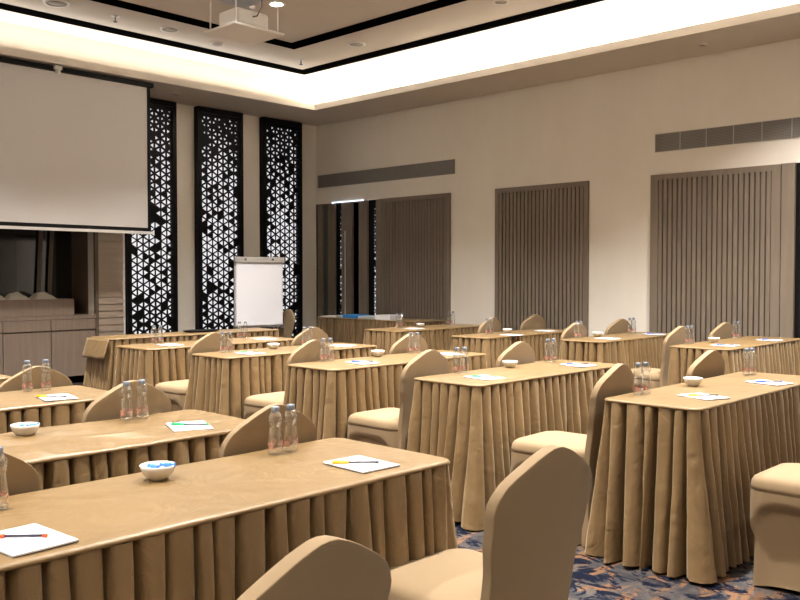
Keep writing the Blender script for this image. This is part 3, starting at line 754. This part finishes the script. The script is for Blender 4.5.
# second left table
pair('L2', 1.77, 3.18, 'right-end', 0.075, 0.01)
bowl(1.31, 3.13, 'small white bowl with blue candy on the second left table')
candy(1.325, 3.10, ZT+0.040, 0.2, 'blue wrapped candy nearer the camera in the second left table bowl', M['blue'])
candy(1.305, 3.145, ZT+0.034, 1.1, 'blue wrapped candy farther back in the second left table bowl', M['blue'])
notepad(1.82, 2.86, R(-22), 'white notepad with green pen on the second left table')
pen(1.825, 2.86, R(-45), 'green capped pen lying on the notepad of the second left table', M['green'])
notepad(0.86, 2.84, R(5), 'white notepad at the left end of the second left table')
# third left table
pair('L3', 1.865, 4.31, 'right-end', 0.085, -0.02)
notepad(1.82, 3.99, R(-10), 'white notepad with yellow pen on the third left table')
pen(1.80, 4.0, R(-45), 'yellow capped pen lying on the notepad of the third left table', M['yellow'])
# middle column
def dress(k, b1, b2, bo, p1, p2, m1, m2):
    n = names[k]
    if b1: pair(k, b1[0], b1[1], 'left-end', 0.056, -0.01)
    if b2: pair(k, b2[0], b2[1], 'right-end', 0.056, -0.01)
    if bo: bowl(bo[0], bo[1], 'small white bowl standing on the %s' % n)
    for p, mm, w in ((p1, m1, 'left'), (p2, m2, 'right')):
        if p:
            notepad(p[0], p[1], R(p[2]), 'white notepad at the %s end of the %s' % (w, n))
            if mm: pen(p[0], p[1], R(-44), '%s pen on the %s notepad of the %s' % (mm[0], w, n), mm[1])
Y_, B_, G_, O_ = ('yellow', M['yellow']), ('blue', M['penblue']), ('green', M['green']), ('orange', M['orange'])
dress('M1', (3.85, 2.06), (5.05, 2.02), (4.34, 2.03), (3.96, 1.80, -20), (4.72, 1.78, -12), Y_, B_)
dress('M2', (3.94, 3.28), (4.88, 3.28), (4.40, 3.26), (3.85, 3.03, -10), (4.80, 3.02, -10), G_, B_)
dress('M3', (3.875, 4.40), (4.72, 4.38), (4.36, 4.40), (3.95, 4.13, -10), (4.82, 4.12, -10), B_, None)
dress('M4', (3.80, 5.46), (4.63, 5.50), (4.24, 5.45), (3.86, 5.24, 0), (4.80, 5.26, 0), G_, None)
dress('M5', (3.88, 6.58), (4.76, 6.58), None, (3.86, 6.34, 0), (4.82, 6.32, 0), None, None)
dress('R1', (6.98, 3.30), (7.92, 3.29), (7.28, 3.22), (7.0, 3.0, 0), (7.85, 2.96, 0), B_, B_)
dress('R2', (6.94, 4.36), (7.87, 4.33), (7.22, 4.33), (7.02, 4.10, 0), (7.86, 4.08, 0), None, B_)
dress('R3', (6.78, 5.28), None, (7.05, 5.26), (6.80, 5.02, 0), (7.55, 5.14, 0), None, None)
dress('R4', (6.96, 6.68), (7.82, 6.66), (7.17, 6.56), (6.9, 6.4, 0), None, None, None)

# side table against the right wall: folders and papers
def slab(name, label, cat, x, y, w, d, h, mt, rz=0, z=ZT, grp=None):
    o = obj(name, BX(-w/2, w/2, -d/2, d/2, 0, h), mt); o.location = (x, y, z); o.rotation_euler = (0, 0, rz); bevel(o, min(0.004, h/3), 1); return tag(o, label, cat, grp)
slab('paper_stack', 'thin stack of white paper at the far end of the side table', 'paper', 8.16, 9.12, 0.24, 0.30, 0.012, M['paper'], 0.1)
slab('folder', 'blue folder lying on the side table against the right wall', 'folder', 8.16, 8.66, 0.26, 0.26, 0.045, M['folder_blue'], 0.05)
slab('folder', 'pale grey folder left of the blue folder on the side table', 'folder', 8.18, 8.90, 0.24, 0.14, 0.03, M['folder_pale'], -0.1)
slab('folder', 'pale grey folder right of the blue folder on the side table', 'folder', 8.16, 8.36, 0.24, 0.28, 0.035, M['folder_pale'], 0.1)
t = thing('paper_box', 'small open white box on the side table against the wall', 'box', (8.14, 8.02, ZT), 0.05)
b = bmesh.new(); w, d, h = 0.11, 0.13, 0.06
box(b, -w, w, -d, d, 0, 0.004); box(b, -w, -w+0.004, -d, d, 0.004, h); box(b, w-0.004, w, -d, d, 0.004, h); box(b, -w+0.004, w-0.004, -d, -d+0.004, 0.004, h); box(b, -w+0.004, w-0.004, d-0.004, d, 0.004, h)
obj('box_shell', b, M['paper'], t); obj('stacked_cards', BX(-0.09, 0.09, -0.10, 0.10, 0.004, 0.05), M['paper'], t)
# dark tray on the far table
t = thing('serving_tray', 'dark oval tray on the far left table before the lattice panels', 'tray', (5.02, 7.65, ZT))
bm = bmesh.new(); lathe(bm, [(0, 0), (.13, .0), (.15, .008), (.16, .018), (.154, .018), (.13, .007), (0, .005)], 32); bmesh.ops.scale(bm, vec=(1.3, 0.8, 1), verts=bm.verts); obj('tray_dish', bm, M['black'], t, True)
